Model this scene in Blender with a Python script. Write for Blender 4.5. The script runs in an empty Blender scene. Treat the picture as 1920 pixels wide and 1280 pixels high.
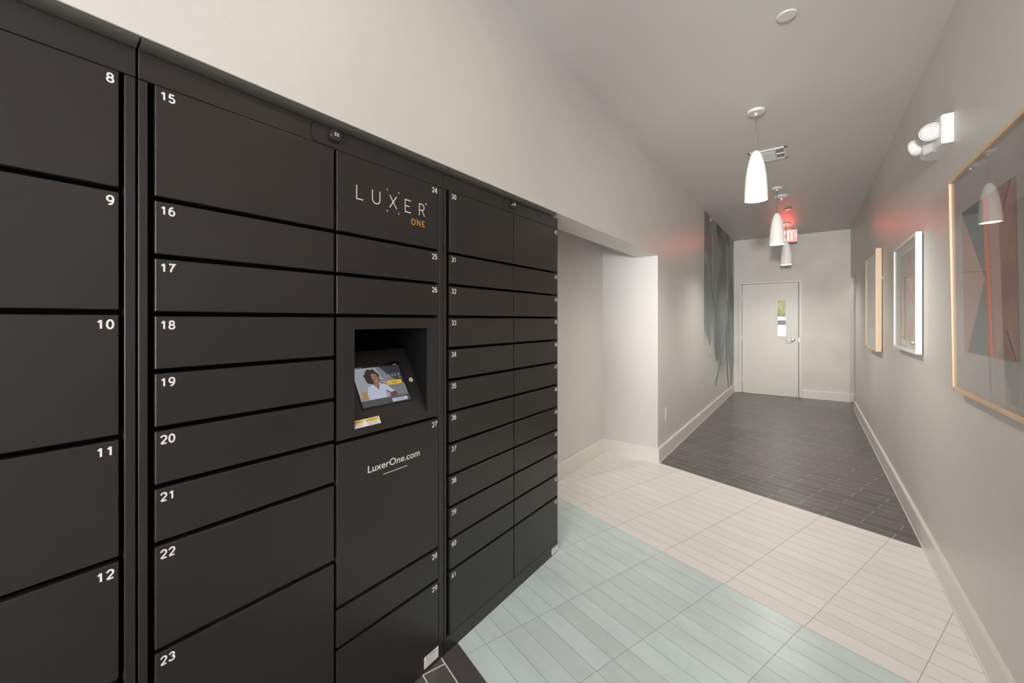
import bpy, bmesh, math, random
from math import sin, cos, pi, radians, atan, hypot
from mathutils import Vector, Matrix
random.seed(7)
SC = bpy.context.scene
COL = SC.collection

# ------------------------------------------------------------------ camera
CAM_H = 1.36
YAW = atan((1517 - 935) / 768)
cam_d = bpy.data.cameras.new('camera')
cam = bpy.data.objects.new('camera', cam_d); COL.objects.link(cam)
cam.location = (0, 0, CAM_H)
cam.rotation_euler = (pi / 2, 0, YAW)
cam_d.sensor_fit = 'HORIZONTAL'; cam_d.sensor_width = 36
cam_d.lens = 768 / 1920 * 36
cam_d.shift_x = 25 / 1920
cam_d.shift_y = -40 / 1920
cam_d.clip_start = .02
SC.camera = cam

# ------------------------------------------------------------------ view, world, large lights
SC.view_settings.view_transform = 'Standard'
SC.view_settings.look = 'None'
SC.view_settings.gamma = 1
SC.view_settings.use_curve_mapping = False
SC.view_settings.exposure = .76
SC.render.use_motion_blur = False
try:
    SC.cycles.max_bounces = 14; SC.cycles.diffuse_bounces = 8; SC.cycles.glossy_bounces = 4
    SC.cycles.transparent_max_bounces = 8; SC.cycles.sample_clamp_indirect = 4
    SC.cycles.caustics_reflective = False; SC.cycles.caustics_refractive = False
except Exception:
    pass
W = bpy.data.worlds.new('daylight'); SC.world = W; W.use_nodes = True
bg = W.node_tree.nodes['Background']; bg.inputs[0].default_value = (.93, .96, 1, 1); bg.inputs[1].default_value = 2.6


def area(name, loc, rot, sx, sy, power, color, shape='RECTANGLE', spread=None):
    d = bpy.data.lights.new(name, 'AREA'); d.shape = shape; d.size = sx; d.size_y = sy
    d.energy = power; d.color = color
    if spread: d.spread = spread
    o = bpy.data.objects.new(name, d); COL.objects.link(o); o.location = loc; o.rotation_euler = rot
    return o


# daylight through the glazed lobby walls behind and beside the camera
area('window_daylight_back', (.35, -3.87, 1.45), (radians(90), 0, 0), 2.3, 2.2, 138, (.965, .985, 1))
area('window_daylight_side', (3.87, -1.6, 1.45), (radians(90), 0, radians(90)), 4.0, 2.2, 5, (1, .93, .86))
# the lobby's own ceiling lamps, behind the camera
# recessed ceiling lamps above and behind the camera (fixtures built further down)
DOWNLIGHTS = [(-.30, 1.05), (-.30, -.85), (2.0, -.5), (2.0, -2.4)]
for (_x, _y), _p in zip(DOWNLIGHTS, (1.9, 3.2, 7, 4)):
    area('downlight_glow', (_x, _y, 2.852), (0, 0, 0), .15, .15, _p, (1, .70, .52), 'DISK')

# the photographer's flash, beside the camera, aimed down the hall
_d = bpy.data.lights.new('flash', 'SPOT'); _d.energy = 640; _d.color = (1, .985, .95); _d.spot_size = radians(35); _d.spot_blend = 1; _d.shadow_soft_size = .12
_o = bpy.data.objects.new('flash', _d); COL.objects.link(_o); _o.location = (.12, -2.2, 1.72)
_o.rotation_euler = (Vector((-.30, 8.95, 2.05)) - Vector((.12, -2.2, 1.72))).to_track_quat('-Z', 'Y').to_euler()

# ------------------------------------------------------------------ helpers


def tag(o, label=None, cat=None, group=None, kind=None):
    if label: o['label'] = label
    if cat: o['category'] = cat
    if group: o['group'] = group
    if kind: o['kind'] = kind
    return o


def empty(name, loc, label, cat, group=None):
    o = bpy.data.objects.new(name, None); COL.objects.link(o); o.location = loc
    o.empty_display_size = .1
    return tag(o, label, cat, group)


class MB:
    """collects shapes in world coordinates, builds one mesh object"""
    def __init__(s): s.b = bmesh.new()

    def face(s, pts, mi=0):
        f = s.b.faces.new([s.b.verts.new(p) for p in pts]); f.material_index = mi; return s

    def box(s, x0, x1, y0, y1, z0, z1, mi=0, bev=0, seg=1):
        x0, x1 = min(x0, x1), max(x0, x1); y0, y1 = min(y0, y1), max(y0, y1); z0, z1 = min(z0, z1), max(z0, z1)
        t = bmesh.new()
        bmesh.ops.create_cube(t, size=1)
        for v in t.verts:
            v.co = Vector(((x0 + x1) / 2 + v.co.x * (x1 - x0), (y0 + y1) / 2 + v.co.y * (y1 - y0), (z0 + z1) / 2 + v.co.z * (z1 - z0)))
        if bev:
            bmesh.ops.bevel(t, geom=list(t.edges), offset=bev, segments=seg, affect='EDGES', profile=.5)
        s.merge(t, mi); return s

    def merge(s, t, mi=0, smooth=False):
        m = {}
        for v in t.verts: m[v] = s.b.verts.new(v.co)
        for f in t.faces:
            try:
                g = s.b.faces.new([m[v] for v in f.verts]); g.material_index = mi; g.smooth = smooth
            except ValueError: pass
        t.free(); return s

    def prism(s, pts, vec, mi=0, smooth=False):
        vec = Vector(vec); n = len(pts)
        a = [s.b.verts.new(p) for p in pts]; b = [s.b.verts.new(Vector(p) + vec) for p in pts]
        fs = [s.b.faces.new(a), s.b.faces.new(b[::-1])]
        for i in range(n): fs.append(s.b.faces.new([a[i], b[i], b[(i + 1) % n], a[(i + 1) % n]]))
        for f in fs: f.material_index = mi; f.smooth = smooth
        if smooth:
            for f in fs[:2]:
                f.smooth = False
                for ed in f.edges: ed.smooth = False
        return s

    def lathe(s, prof, loc, axis=(0, 0, 1), seg=48, mi=0, smooth=True, sc=(1, 1)):
        """prof: list of (radius, height) revolved about the axis through loc"""
        q = Vector((0, 0, 1)).rotation_difference(Vector(axis).normalized()); loc = Vector(loc)
        rings = []
        for r, h in prof:
            if r < 1e-6: rings.append([s.b.verts.new(loc + q @ Vector((0, 0, h)))])
            else: rings.append([s.b.verts.new(loc + q @ Vector((r * cos(2 * pi * i / seg) * sc[0], r * sin(2 * pi * i / seg) * sc[1], h))) for i in range(seg)])
        for A, B in zip(rings, rings[1:]):
            for i in range(seg):
                j = (i + 1) % seg
                if len(A) == 1 and len(B) == 1: continue
                if len(A) == 1: vs = [A[0], B[j], B[i]]
                elif len(B) == 1: vs = [A[i], A[j], B[0]]
                else: vs = [A[i], A[j], B[j], B[i]]
                f = s.b.faces.new(vs); f.material_index = mi; f.smooth = smooth
        for k in range(1, len(prof) - 1):        # crisp rings where the profile turns sharply
            a = Vector((prof[k][0] - prof[k - 1][0], prof[k][1] - prof[k - 1][1])); c = Vector((prof[k + 1][0] - prof[k][0], prof[k + 1][1] - prof[k][1]))
            if a.length > 1e-7 and c.length > 1e-7 and a.angle(c) > radians(38) and len(rings[k]) > 1:
                for i in range(seg):
                    ed = s.b.edges.get((rings[k][i], rings[k][(i + 1) % seg]))
                    if ed: ed.smooth = False
        return s

    def tube(s, pts, r, seg=12, mi=0):
        pts = [Vector(p) for p in pts]; rings = []
        for i, p in enumerate(pts):
            d = (pts[min(i + 1, len(pts) - 1)] - pts[max(i - 1, 0)]).normalized()
            q = Vector((0, 0, 1)).rotation_difference(d)
            rr = r[i] if isinstance(r, (list, tuple)) else r
            rings.append([s.b.verts.new(p + q @ Vector((rr * cos(2 * pi * k / seg), rr * sin(2 * pi * k / seg), 0))) for k in range(seg)])
        for A, B in zip(rings, rings[1:]):
            for k in range(seg):
                f = s.b.faces.new([A[k], A[(k + 1) % seg], B[(k + 1) % seg], B[k]]); f.smooth = True; f.material_index = mi
        for R in (rings[0], rings[-1]):
            f = s.b.faces.new(R); f.material_index = mi
        return s

    def build(s, name, mats, parent=None, recalc=True):
        if recalc: bmesh.ops.recalc_face_normals(s.b, faces=s.b.faces)
        me = bpy.data.meshes.new(name)
        base = parent_world(parent) if parent else None
        if base is None:
            # origin at the bottom centre of the shape
            xs = [v.co for v in s.b.verts]
            base = Vector(((min(c.x for c in xs) + max(c.x for c in xs)) / 2, (min(c.y for c in xs) + max(c.y for c in xs)) / 2, min(c.z for c in xs)))
            off = base
        else: off = base
        for v in s.b.verts: v.co -= off
        s.b.to_mesh(me); s.b.free()
        for m in (mats if isinstance(mats, (list, tuple)) else [mats]): me.materials.append(m)
        o = bpy.data.objects.new(name, me); COL.objects.link(o)
        if parent: o.parent = parent
        else: o.location = base
        return o


def parent_world(p):
    v = Vector((0, 0, 0))
    while p: v = v + p.location; p = p.parent
    return v


def struct(name, mb, m, parent=None):
    o = mb.build(name, m, parent)
    if parent is None: o['kind'] = 'structure'
    return o


# ------------------------------------------------------------------ materials
def mat(name, color=(.8, .8, .8), rough=.5, metal=0, spec=.5, emit=None, estr=0, noise=None, bump=0, nscale=8, color2=None, coat=0):
    m = bpy.data.materials.new(name); m.use_nodes = True; nt = m.node_tree; p = nt.nodes['Principled BSDF']
    p.inputs['Base Color'].default_value = (*color, 1); p.inputs['Roughness'].default_value = rough
    p.inputs['Metallic'].default_value = metal; p.inputs['Specular IOR Level'].default_value = spec
    p.inputs['Coat Weight'].default_value = coat
    if emit:
        p.inputs['Emission Color'].default_value = (*emit, 1); p.inputs['Emission Strength'].default_value = estr
    g = nt.nodes.new('ShaderNodeNewGeometry')
    if noise:
        n = nt.nodes.new('ShaderNodeTexNoise'); n.inputs['Scale'].default_value = nscale; n.inputs['Detail'].default_value = 5
        nt.links.new(g.outputs['Position'], n.inputs['Vector'])
        r = nt.nodes.new('ShaderNodeMapRange'); r.inputs[1].default_value = .3; r.inputs[2].default_value = .7
        nt.links.new(n.outputs['Fac'], r.inputs[0])
        mx = nt.nodes.new('ShaderNodeMix'); mx.data_type = 'RGBA'
        c2 = color2 or tuple(c * (1 - noise) for c in color)
        mx.inputs[6].default_value = (*color, 1); mx.inputs[7].default_value = (*c2, 1)
        nt.links.new(r.outputs[0], mx.inputs[0]); nt.links.new(mx.outputs[2], p.inputs['Base Color'])
    if bump:
        n2 = nt.nodes.new('ShaderNodeTexNoise'); n2.inputs['Scale'].default_value = 260; n2.inputs['Detail'].default_value = 3
        nt.links.new(g.outputs['Position'], n2.inputs['Vector'])
        b = nt.nodes.new('ShaderNodeBump'); b.inputs['Strength'].default_value = bump; b.inputs['Distance'].default_value = .001
        nt.links.new(n2.outputs['Fac'], b.inputs['Height']); nt.links.new(b.outputs[0], p.inputs['Normal'])
    return m


def glass_mat(name, refl=.06, tint=(1, 1, 1)):
    m = bpy.data.materials.new(name); m.use_nodes = True; nt = m.node_tree; nt.nodes.clear()
    out = nt.nodes.new('ShaderNodeOutputMaterial'); mix = nt.nodes.new('ShaderNodeMixShader')
    t = nt.nodes.new('ShaderNodeBsdfTransparent'); t.inputs[0].default_value = (*tint, 1)
    g = nt.nodes.new('ShaderNodeBsdfGlossy'); g.inputs['Roughness'].default_value = .02
    # thin pane: Schlick reflectance from |N.I|, the same from both sides
    ge = nt.nodes.new('ShaderNodeNewGeometry'); dt = nt.nodes.new('ShaderNodeVectorMath'); dt.operation = 'DOT_PRODUCT'
    nt.links.new(ge.outputs['Normal'], dt.inputs[0]); nt.links.new(ge.outputs['Incoming'], dt.inputs[1])
    ab = nt.nodes.new('ShaderNodeMath'); ab.operation = 'ABSOLUTE'; nt.links.new(dt.outputs['Value'], ab.inputs[0])
    om = nt.nodes.new('ShaderNodeMath'); om.operation = 'SUBTRACT'; om.inputs[0].default_value = 1; nt.links.new(ab.outputs[0], om.inputs[1])
    pw = nt.nodes.new('ShaderNodeMath'); pw.operation = 'POWER'; pw.inputs[1].default_value = 5; nt.links.new(om.outputs[0], pw.inputs[0])
    f = nt.nodes.new('ShaderNodeMath'); f.operation = 'MULTIPLY_ADD'; f.inputs[1].default_value = 1 - refl; f.inputs[2].default_value = refl
    nt.links.new(pw.outputs[0], f.inputs[0])
    nt.links.new(f.outputs[0], mix.inputs[0]); nt.links.new(t.outputs[0], mix.inputs[1]); nt.links.new(g.outputs[0], mix.inputs[2])
    nt.links.new(mix.outputs[0], out.inputs[0])
    return m


M_wall = mat('wall_paint', (.67, .65, .62), .42, noise=.05, bump=.25, nscale=1.6)
M_ceil = mat('ceiling_paint', (.66, .64, .61), .55, noise=.03, bump=.2, nscale=1.2)
M_endwall = mat('end_wall_paint', (.74, .715, .66), .5, noise=.13, bump=.3, nscale=2.6)
M_trim = mat('trim_paint', (.74, .715, .67), .35)
M_door = mat('door_paint', (.75, .72, .665), .4, noise=.03, nscale=3)
M_black = mat('black_powdercoat', (.023, .0205, .0192), .33, bump=.2, noise=.12, nscale=5)
M_soffitshade = mat('soffit_shade_dark', (.085, .078, .068), .42)  # shade under the header put into a strip's colour
M_inner = mat('black_recess', (.004, .004, .004), .9, spec=.1)
M_edge = mat('black_edge', (.045, .041, .038), .35)
M_num = mat('white_vinyl', (.82, .8, .77), .5)
M_orange = mat('orange_vinyl', (.78, .36, .045), .5)
M_white = mat('white_plastic', (.68, .675, .655), .35)
M_shade = mat('opal_white_shade', (.88, .87, .84), .25, coat=.3, emit=(1, .96, .9), estr=.12)
M_chrome = mat('chrome', (.9, .89, .87), .28, metal=1)
M_steel = mat('brushed_steel', (.45, .44, .42), .35, metal=1)
M_darkgrey = mat('dark_slot', (.03, .03, .03), .6)
M_grey = mat('mid_grey', (.35, .34, .32), .5)
M_cord = mat('grey_cord', (.25, .24, .23), .5)
M_glass = glass_mat('picture_glass', .042)


def wood(name, c1, c2):
    m = mat(name, c1, .45); nt = m.node_tree; p = nt.nodes['Principled BSDF']
    g = nt.nodes.new('ShaderNodeNewGeometry'); mp = nt.nodes.new('ShaderNodeMapping'); mp.inputs['Scale'].default_value = (60, 18, 5)
    n = nt.nodes.new('ShaderNodeTexNoise'); n.inputs['Scale'].default_value = 1; n.inputs['Detail'].default_value = 4
    mx = nt.nodes.new('ShaderNodeMix'); mx.data_type = 'RGBA'; mx.inputs[6].default_value = (*c1, 1); mx.inputs[7].default_value = (*c2, 1)
    nt.links.new(g.outputs['Position'], mp.inputs[0]); nt.links.new(mp.outputs[0], n.inputs['Vector'])
    nt.links.new(n.outputs['Fac'], mx.inputs[0]); nt.links.new(mx.outputs[2], p.inputs['Base Color'])
    return m


M_maple = wood('maple_wood', (.80, .60, .41), (.66, .45, .28))

# ---- floor tiles: planks .352 x .094 laid at 18.65 degrees to the hall
FA = radians(18.65); PL, PW = .3530, .0940
U2, U1, U0 = 3.462, 3.462 - 14 * PW, 3.462 - 28 * PW


def tiles(name, c1, c2, grout, offset, u0, v0, rough, gw, streak, var):
    m = bpy.data.materials.new(name); m.use_nodes = True; nt = m.node_tree; p = nt.nodes['Principled BSDF']
    g = nt.nodes.new('ShaderNodeNewGeometry')
    mp = nt.nodes.new('ShaderNodeMapping'); mp.inputs['Rotation'].default_value = (0, 0, FA)
    mp.inputs['Location'].default_value = (v0 + PL * 20, -u0 + PW * 40, 0)
    nt.links.new(g.outputs['Position'], mp.inputs[0])
    b = nt.nodes.new('ShaderNodeTexBrick'); b.offset = offset; b.offset_frequency = 2; b.squash = 1
    b.inputs['Scale'].default_value = 1; b.inputs['Mortar Size'].default_value = gw; b.inputs['Mortar Smooth'].default_value = .15
    b.inputs['Brick Width'].default_value = PL; b.inputs['Row Height'].default_value = PW; b.inputs['Bias'].default_value = 0
    b.inputs['Color1'].default_value = (*c1, 1); b.inputs['Color2'].default_value = (*c2, 1); b.inputs['Mortar'].default_value = (*grout, 1)
    nt.links.new(mp.outputs[0], b.inputs['Vector'])
    mp2 = nt.nodes.new('ShaderNodeMapping'); mp2.inputs['Scale'].default_value = streak
    nt.links.new(mp.outputs[0], mp2.inputs[0])
    n = nt.nodes.new('ShaderNodeTexNoise'); n.inputs['Scale'].default_value = 1; n.inputs['Detail'].default_value = 6; n.inputs['Roughness'].default_value = .6
    nt.links.new(mp2.outputs[0], n.inputs['Vector'])
    mr = nt.nodes.new('ShaderNodeMapRange'); mr.inputs[1].default_value = .3; mr.inputs[2].default_value = .7
    mr.inputs[3].default_value = 1 - var; mr.inputs[4].default_value = 1 + var
    nt.links.new(n.outputs['Fac'], mr.inputs[0])
    ml = nt.nodes.new('ShaderNodeMix'); ml.data_type = 'RGBA'; ml.blend_type = 'MULTIPLY'; ml.inputs[0].default_value = 1
    nt.links.new(b.outputs['Color'], ml.inputs[6]); nt.links.new(mr.outputs[0], ml.inputs[7])
    mx = nt.nodes.new('ShaderNodeMix'); mx.data_type = 'RGBA'; mx.inputs[7].default_value = (*grout, 1)
    nt.links.new(b.outputs['Fac'], mx.inputs[0]); nt.links.new(ml.outputs[2], mx.inputs[6])
    nt.links.new(mx.outputs[2], p.inputs['Base Color'])
    rr = nt.nodes.new('ShaderNodeMapRange'); rr.inputs[3].default_value = rough; rr.inputs[4].default_value = .8
    nt.links.new(b.outputs['Fac'], rr.inputs[0]); nt.links.new(rr.outputs[0], p.inputs['Roughness'])
    bp = nt.nodes.new('ShaderNodeBump'); bp.invert = True; bp.inputs['Strength'].default_value = .5; bp.inputs['Distance'].default_value = .001
    nt.links.new(b.outputs['Fac'], bp.inputs['Height']); nt.links.new(bp.outputs[0], p.inputs['Normal'])
    return m


F_dark = tiles('dark_plank_tile', (.134, .124, .119), (.100, .093, .089), (.66, .62, .58), .5, U2, .91, .33, .0011, (5, 75, 1), .24)
F_cream = tiles('cream_plank_tile', (.83, .795, .765), (.79, .755, .73), (.36, .31, .28), 0, U1, .741, .42, .0011, (5, 14, 1), .03)
F_teal = tiles('pale_teal_plank_tile', (.64, .75, .745), (.59, .665, .66), (.34, .31, .30), 0, U0, .747, .3, .0011, (3.5, 9, 1), .07)
F_dark2 = tiles('dark_plank_tile_front', (.105, .093, .090), (.075, .069, .067), (.78, .73, .68), .5, U0, 1.285, .38, .0026, (4, 60, 1), .1)

# ------------------------------------------------------------------ setting
XL, XR, YE, ZC = -1.147, .555, 8.95, 2.87
mb = MB(); b = mb.b
bmesh.ops.create_grid(b, x_segments=1, y_segments=1, size=1)
for v in b.verts: v.co = Vector((1.05 + v.co.x * 3.05, 2.55 + v.co.y * 6.55, 0))
for u in (U0, U1, U2):
    n = Vector((sin(FA), cos(FA), 0))
    bmesh.ops.bisect_plane(b, geom=list(b.verts) + list(b.edges) + list(b.faces), plane_co=n * u, plane_no=n)
for f in b.faces:
    c = f.calc_center_median(); u = c.x * sin(FA) + c.y * cos(FA)
    f.material_index = 3 if u < U0 else 2 if u < U1 else 1 if u < U2 else 0
# give the slab a thickness
top = list(b.faces)
for f in top:
    pts = [v.co.copy() + Vector((0, 0, -.05)) for v in f.verts]
    g = b.faces.new([b.verts.new(q) for q in pts[::-1]]); g.material_index = f.material_index
struct('floor', mb, [F_dark, F_cream, F_teal, F_dark2])

mb = MB(); mb.box(-2.0, 4.1, -4.1, 9.1, ZC, ZC + .08); struct('ceiling', mb, M_ceil)

HT = 1.973   # soffit of the header over the lockers
mb = MB()
mb.box(XL - .2, XL, 4.02, YE + .15, 0, ZC)
mb.box(XL - .2, XL, -.80, 4.02, HT, ZC)
mb.box(XL - .2, XL, -4.1, -.80, 0, ZC)
struct('wall_left', mb, M_wall)
mb = MB(); mb.box(-1.80, -1.70, -.9, 4.12, 0, ZC); struct('wall_alcove_back', mb, M_wall)
mb = MB(); mb.box(-1.70, XL - .2, 4.02, 4.12, 0, ZC); struct('wall_alcove_side', mb, M_wall)
mb = MB(); mb.box(-1.70, XL - .2, -.9, -.80, 0, ZC); struct('wall_alcove_front', mb, M_wall)
mb = MB()
mb.box(XR, XR + .15, -.6, 8.133, 0, ZC)
mb.box(XR, XR + .15, 8.133, YE, 2.07, ZC)
struct('wall_right', mb, M_wall)
mb = MB(); mb.box(XR + .15, 4.1, .9, 1.05, 0, ZC); struct('wall_lobby_front', mb, M_wall)
# lobby shell behind the camera with its glazing
mb = MB()
mb.box(XL, 4.1, -4.1, -3.95, 0, .3); mb.box(XL, 4.1, -4.1, -3.95, 2.6, ZC)
mb.box(XL, -.85, -4.1, -3.95, .3, 2.6); mb.box(3.55, 4.1, -4.1, -3.95, .3, 2.6)
struct('wall_back', mb, M_wall)
mb = MB()
mb.box(3.95, 4.1, -3.95, .9, 0, .3); mb.box(3.95, 4.1, -3.95, .9, 2.6, ZC)
mb.box(3.95, 4.1, -3.95, -3.6, .3, 2.6); mb.box(3.95, 4.1, .45, .9, .3, 2.6)
struct('wall_lobby_side', mb, M_wall)
M_wglass = glass_mat('window_glass')
for nm, xs, ys in (('window_1', (-.85, 3.55), None), ('window_2', None, (-3.6, .45))):
    mb = MB(); gb = MB()
    if xs:
        n = 4
        for i in range(n + 1):
            x = xs[0] + (xs[1] - xs[0]) * i / n
            mb.box(x - .025, x + .025, -4.06, -4.0, .3, 2.6)
        mb.box(xs[0], xs[1], -4.06, -4.0, .3, .36); mb.box(xs[0], xs[1], -4.06, -4.0, 2.54, 2.6)
        gb.box(xs[0], xs[1], -4.034, -4.028, .34, 2.56)
    else:
        n = 4
        for i in range(n + 1):
            y = ys[0] + (ys[1] - ys[0]) * i / n
            mb.box(4.0, 4.06, y - .025, y + .025, .3, 2.6)
        mb.box(4.0, 4.06, ys[0], ys[1], .3, .36); mb.box(4.0, 4.06, ys[0], ys[1], 2.54, 2.6)
        gb.box(4.028, 4.034, ys[0], ys[1], .34, 2.56)
    w = struct(nm, mb, M_steel)
    gb.build('window_pane', M_wglass, w)

# end wall with the door opening, and the set-back piece inside the side passage
DX0, DX1, DZ = -1.012, -.142, 2.03
mb = MB()
mb.box(XL, DX0, YE, YE + .15, 0, ZC); mb.box(DX1, XR - .012, YE, YE + .15, 0, ZC); mb.box(DX0, DX1, YE, YE + .15, DZ, ZC)
struct('wall_end', mb, M_endwall)
mb = MB(); mb.box(XR - .012, 2.6, YE + .05, YE + .15, 0, ZC); struct('wall_passage_end', mb, M_wall)
mb = MB(); mb.box(XR + .15, 2.6, 7.98, 8.133, 0, ZC); struct('wall_passage_side', mb, M_wall)
mb = MB(); mb.box(2.45, 2.6, 8.133, YE + .05, 0, ZC); struct('wall_passage_far', mb, M_wall)
area('passage_fill_light', (1.5, 8.5, 2.8), (0, 0, 0), .3, .3, 5, (1, .9, .8), 'DISK')  # added fill light without a fixture, brightens the side passage


def skirt(mb, a, b, n, h=.142, t=.016):
    """baseboard from a to b standing on the wall plane, n points into the room; slightly bevelled top"""
    a = Vector((*a, 0)); b = Vector((*b, 0)); n = Vector((*n, 0))
    prof = [(0, 0), (t + .003, 0), (t + .003, .012), (t, .013), (t, h - .008), (t - .006, h), (0, h)]
    mb.prism([a + n * p[0] + Vector((0, 0, p[1])) for p in prof], b - a)


mb = MB(); skirt(mb, (XL, 4.0005), (XL, YE), (1, 0)); struct('baseboard_left', mb, M_trim)
mb = MB(); skirt(mb, (-1.70, 2.2), (-1.70, 4.02), (1, 0)); struct('baseboard_alcove_back', mb, M_trim)
mb = MB(); skirt(mb, (-1.684, 4.02), (XL - .0003, 4.02), (0, -1)); struct('baseboard_alcove_side', mb, M_trim)
mb = MB(); skirt(mb, (XR, -.6), (XR, 8.149), (-1, 0)); skirt(mb, (XR, 8.133), (XR + .15, 8.133), (0, 1)); struct('baseboard_right', mb, M_trim)
mb = MB(); skirt(mb, (DX1 + .055, YE), (XR - .012, YE), (0, -1)); skirt(mb, (XL + .016, YE), (DX0 - .045, YE), (0, -1)); struct('baseboard_end', mb, M_trim)
mb = MB(); skirt(mb, (XR - .012, YE + .05), (2.45, YE + .05), (0, -1)); struct('baseboard_passage', mb, M_trim)

# ---- recessed lamps out of the frame
M_lampface = mat('lamp_diffuser', (.9, .9, .85), .5, emit=(1, .9, .78), estr=3)
for i, (x, y) in enumerate(DOWNLIGHTS):
    lb = ['over the lockers beside the camera', 'behind the camera in front of the left wall', 'in the middle of the lobby', 'nearest the lobby windows'][i]
    e = empty('recessed_light', (x, y, ZC - .012), 'round recessed ceiling light ' + lb, 'ceiling light', 'recessed ceiling lights')
    mb = MB(); mb.lathe([(.075, ZC), (.105, ZC), (.106, ZC - .005), (.100, ZC - .009), (.078, ZC - .006), (.075, ZC - .002)], (x, y, 0)); mb.build('trim_ring', M_trim, e)
    mb = MB(); mb.lathe([(0, ZC - .001), (.075, ZC - .001), (.075, ZC - .0035), (0, ZC - .0035)], (x, y, 0)); mb.build('diffuser', M_lampface, e)

# ---- end door
mb = MB()
F0 = YE - .022
mb.box(DX0 - .045, DX0, F0, YE + .15, 0, DZ + .04, bev=.003); mb.box(DX1, DX1 + .045, F0, YE + .15, 0, DZ + .04, bev=.003)
mb.box(DX0, DX1, F0, YE + .15, DZ, DZ + .04, bev=.003)
mb.box(DX0, DX0 + .012, YE + .055, YE + .09, 0, DZ); mb.box(DX1 - .012, DX1, YE + .055, YE + .09, 0, DZ); mb.box(DX0, DX1, YE + .055, YE + .09, DZ - .012, DZ)
frame = struct('door_1', mb, M_door)
WX0, WX1, WZ0, WZ1 = -.455, -.330, 1.072, 1.722
mb = MB(); y0, y1 = YE + .004, YE + .048
L, R = DX0 + .005, DX1 - .009
mb.box(L, WX0, y0, y1, .008, DZ - .004); mb.box(WX1, R, y0, y1, .008, DZ - .004)
mb.box(WX0, WX1, y0, y1, .008, WZ0); mb.box(WX0, WX1, y0, y1, WZ1, DZ - .004)
leaf = mb.build('door_leaf', M_door, frame)
mb = MB(); mb.box(R + .0008, DX1 - .0008, y0 + .006, y0 + .02, .008, DZ - .004); mb.build('gap_shade_strip', M_darkgrey, frame)  # dark strip added for the shade in the gap beside the leaf
mb = MB()
for (a, c, d, e) in ((WX0 - .022, WX0 + .004, WZ0 - .022, WZ1 + .022), (WX1 - .004, WX1 + .022, WZ0 - .022, WZ1 + .022), (WX0, WX1, WZ0 - .022, WZ0 + .004), (WX0, WX1, WZ1 - .004, WZ1 + .022)):
    mb.box(a, c, y0 - .007, y0 + .002, d, e, bev=.002)
mb.build('vision_frame', M_door, leaf)
M_wired = glass_mat('wired_glass', tint=(.97, .98, .95))
mb = MB(); mb.box(WX0, WX1, YE + .022, YE + .028, WZ0, WZ1); mb.build('glass_pane', M_wired, leaf)
hz = 1.012; hx = -.235
mb = MB()
mb.lathe([(0, 0), (.033, 0), (.033, .006), (.028, .010), (.013, .012), (.012, .045), (0, .046)], (hx, y0, hz), (0, -1, 0), 28)
mb.tube([(hx, y0 - .046, hz), (hx - .02, y0 - .052, hz), (hx - .06, y0 - .052, hz - .002), (hx - .11, y0 - .048, hz - .008)], [.012, .011, .010, .008], 14)
tag(mb.build('door_handle', M_chrome, leaf), 'chrome lever handle')
mb = MB(); mb.box(DX1 - .003, DX1 + .004, F0 - .001, F0 + .03, hz - .035, hz + .035); mb.build('strike_plate', M_steel, frame)
for z in (.243, 1.011, 1.783):
    mb = MB(); mb.tube([(DX0 + .001, y0 - .008, z - .05), (DX0 + .001, y0 - .008, z + .05)], .007, 12)
    mb.build('hinge', M_trim, frame)

# ---- outside, seen through the narrow pane
M_pave = mat('concrete_paving', (.75, .74, .72), .7, noise=.1)
mb = MB(); mb.box(-14, 12, 9.12, 40, -.08, -.02); struct('outdoor_pavement', mb, M_pave)
M_car = mat('white_car_paint', (.85, .86, .87), .25, coat=.6)
M_cargl = mat('dark_car_glass', (.05, .06, .055), .1)
M_tyre = mat('tyre_rubber', (.03, .03, .03), .8)


def car(loc):
    x, y, z = loc
    e = empty('parked_car', loc, 'white parked car standing outside, seen through the narrow door pane', 'car')
    prof = [(-2.1, .35), (-2.15, .95), (-1.95, 1.12), (-1.3, 1.24), (1.7, 1.25), (2.1, 1.15), (2.15, .4)]
    mb = MB(); mb.prism([(x + p[0], y, z + p[1]) for p in prof], (0, 1.7, 0)); mb.build('car_body', M_car, e)
    cab = [(-1.35, 1.22), (-1.05, 1.40), (1.25, 1.41), (1.7, 1.24)]
    mb = MB(); mb.prism([(x + p[0], y + .12, z + p[1]) for p in cab], (0, 1.46, 0)); cb = mb.build('car_windows', M_cargl, e)
    roof = [(-1.1, 1.38), (-.8, 1.47), (.2, 1.50), (1.0, 1.46), (1.3, 1.38)]
    mb = MB(); mb.prism([(x + p[0], y + .1, z + p[1]) for p in roof], (0, 1.5, 0)); mb.build('car_roof', M_car, e)
    for sx in (-1.35, 1.35):
        for yy in (y - .02, y + 1.52):
            mb = MB(); mb.lathe([(0, 0), (.2, 0), (.32, .02), (.33, .1), (.32, .18), (0, .2)], (x + sx, yy, z + .33), (0, 1, 0), 32); mb.build('wheel', M_tyre, e)


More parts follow.
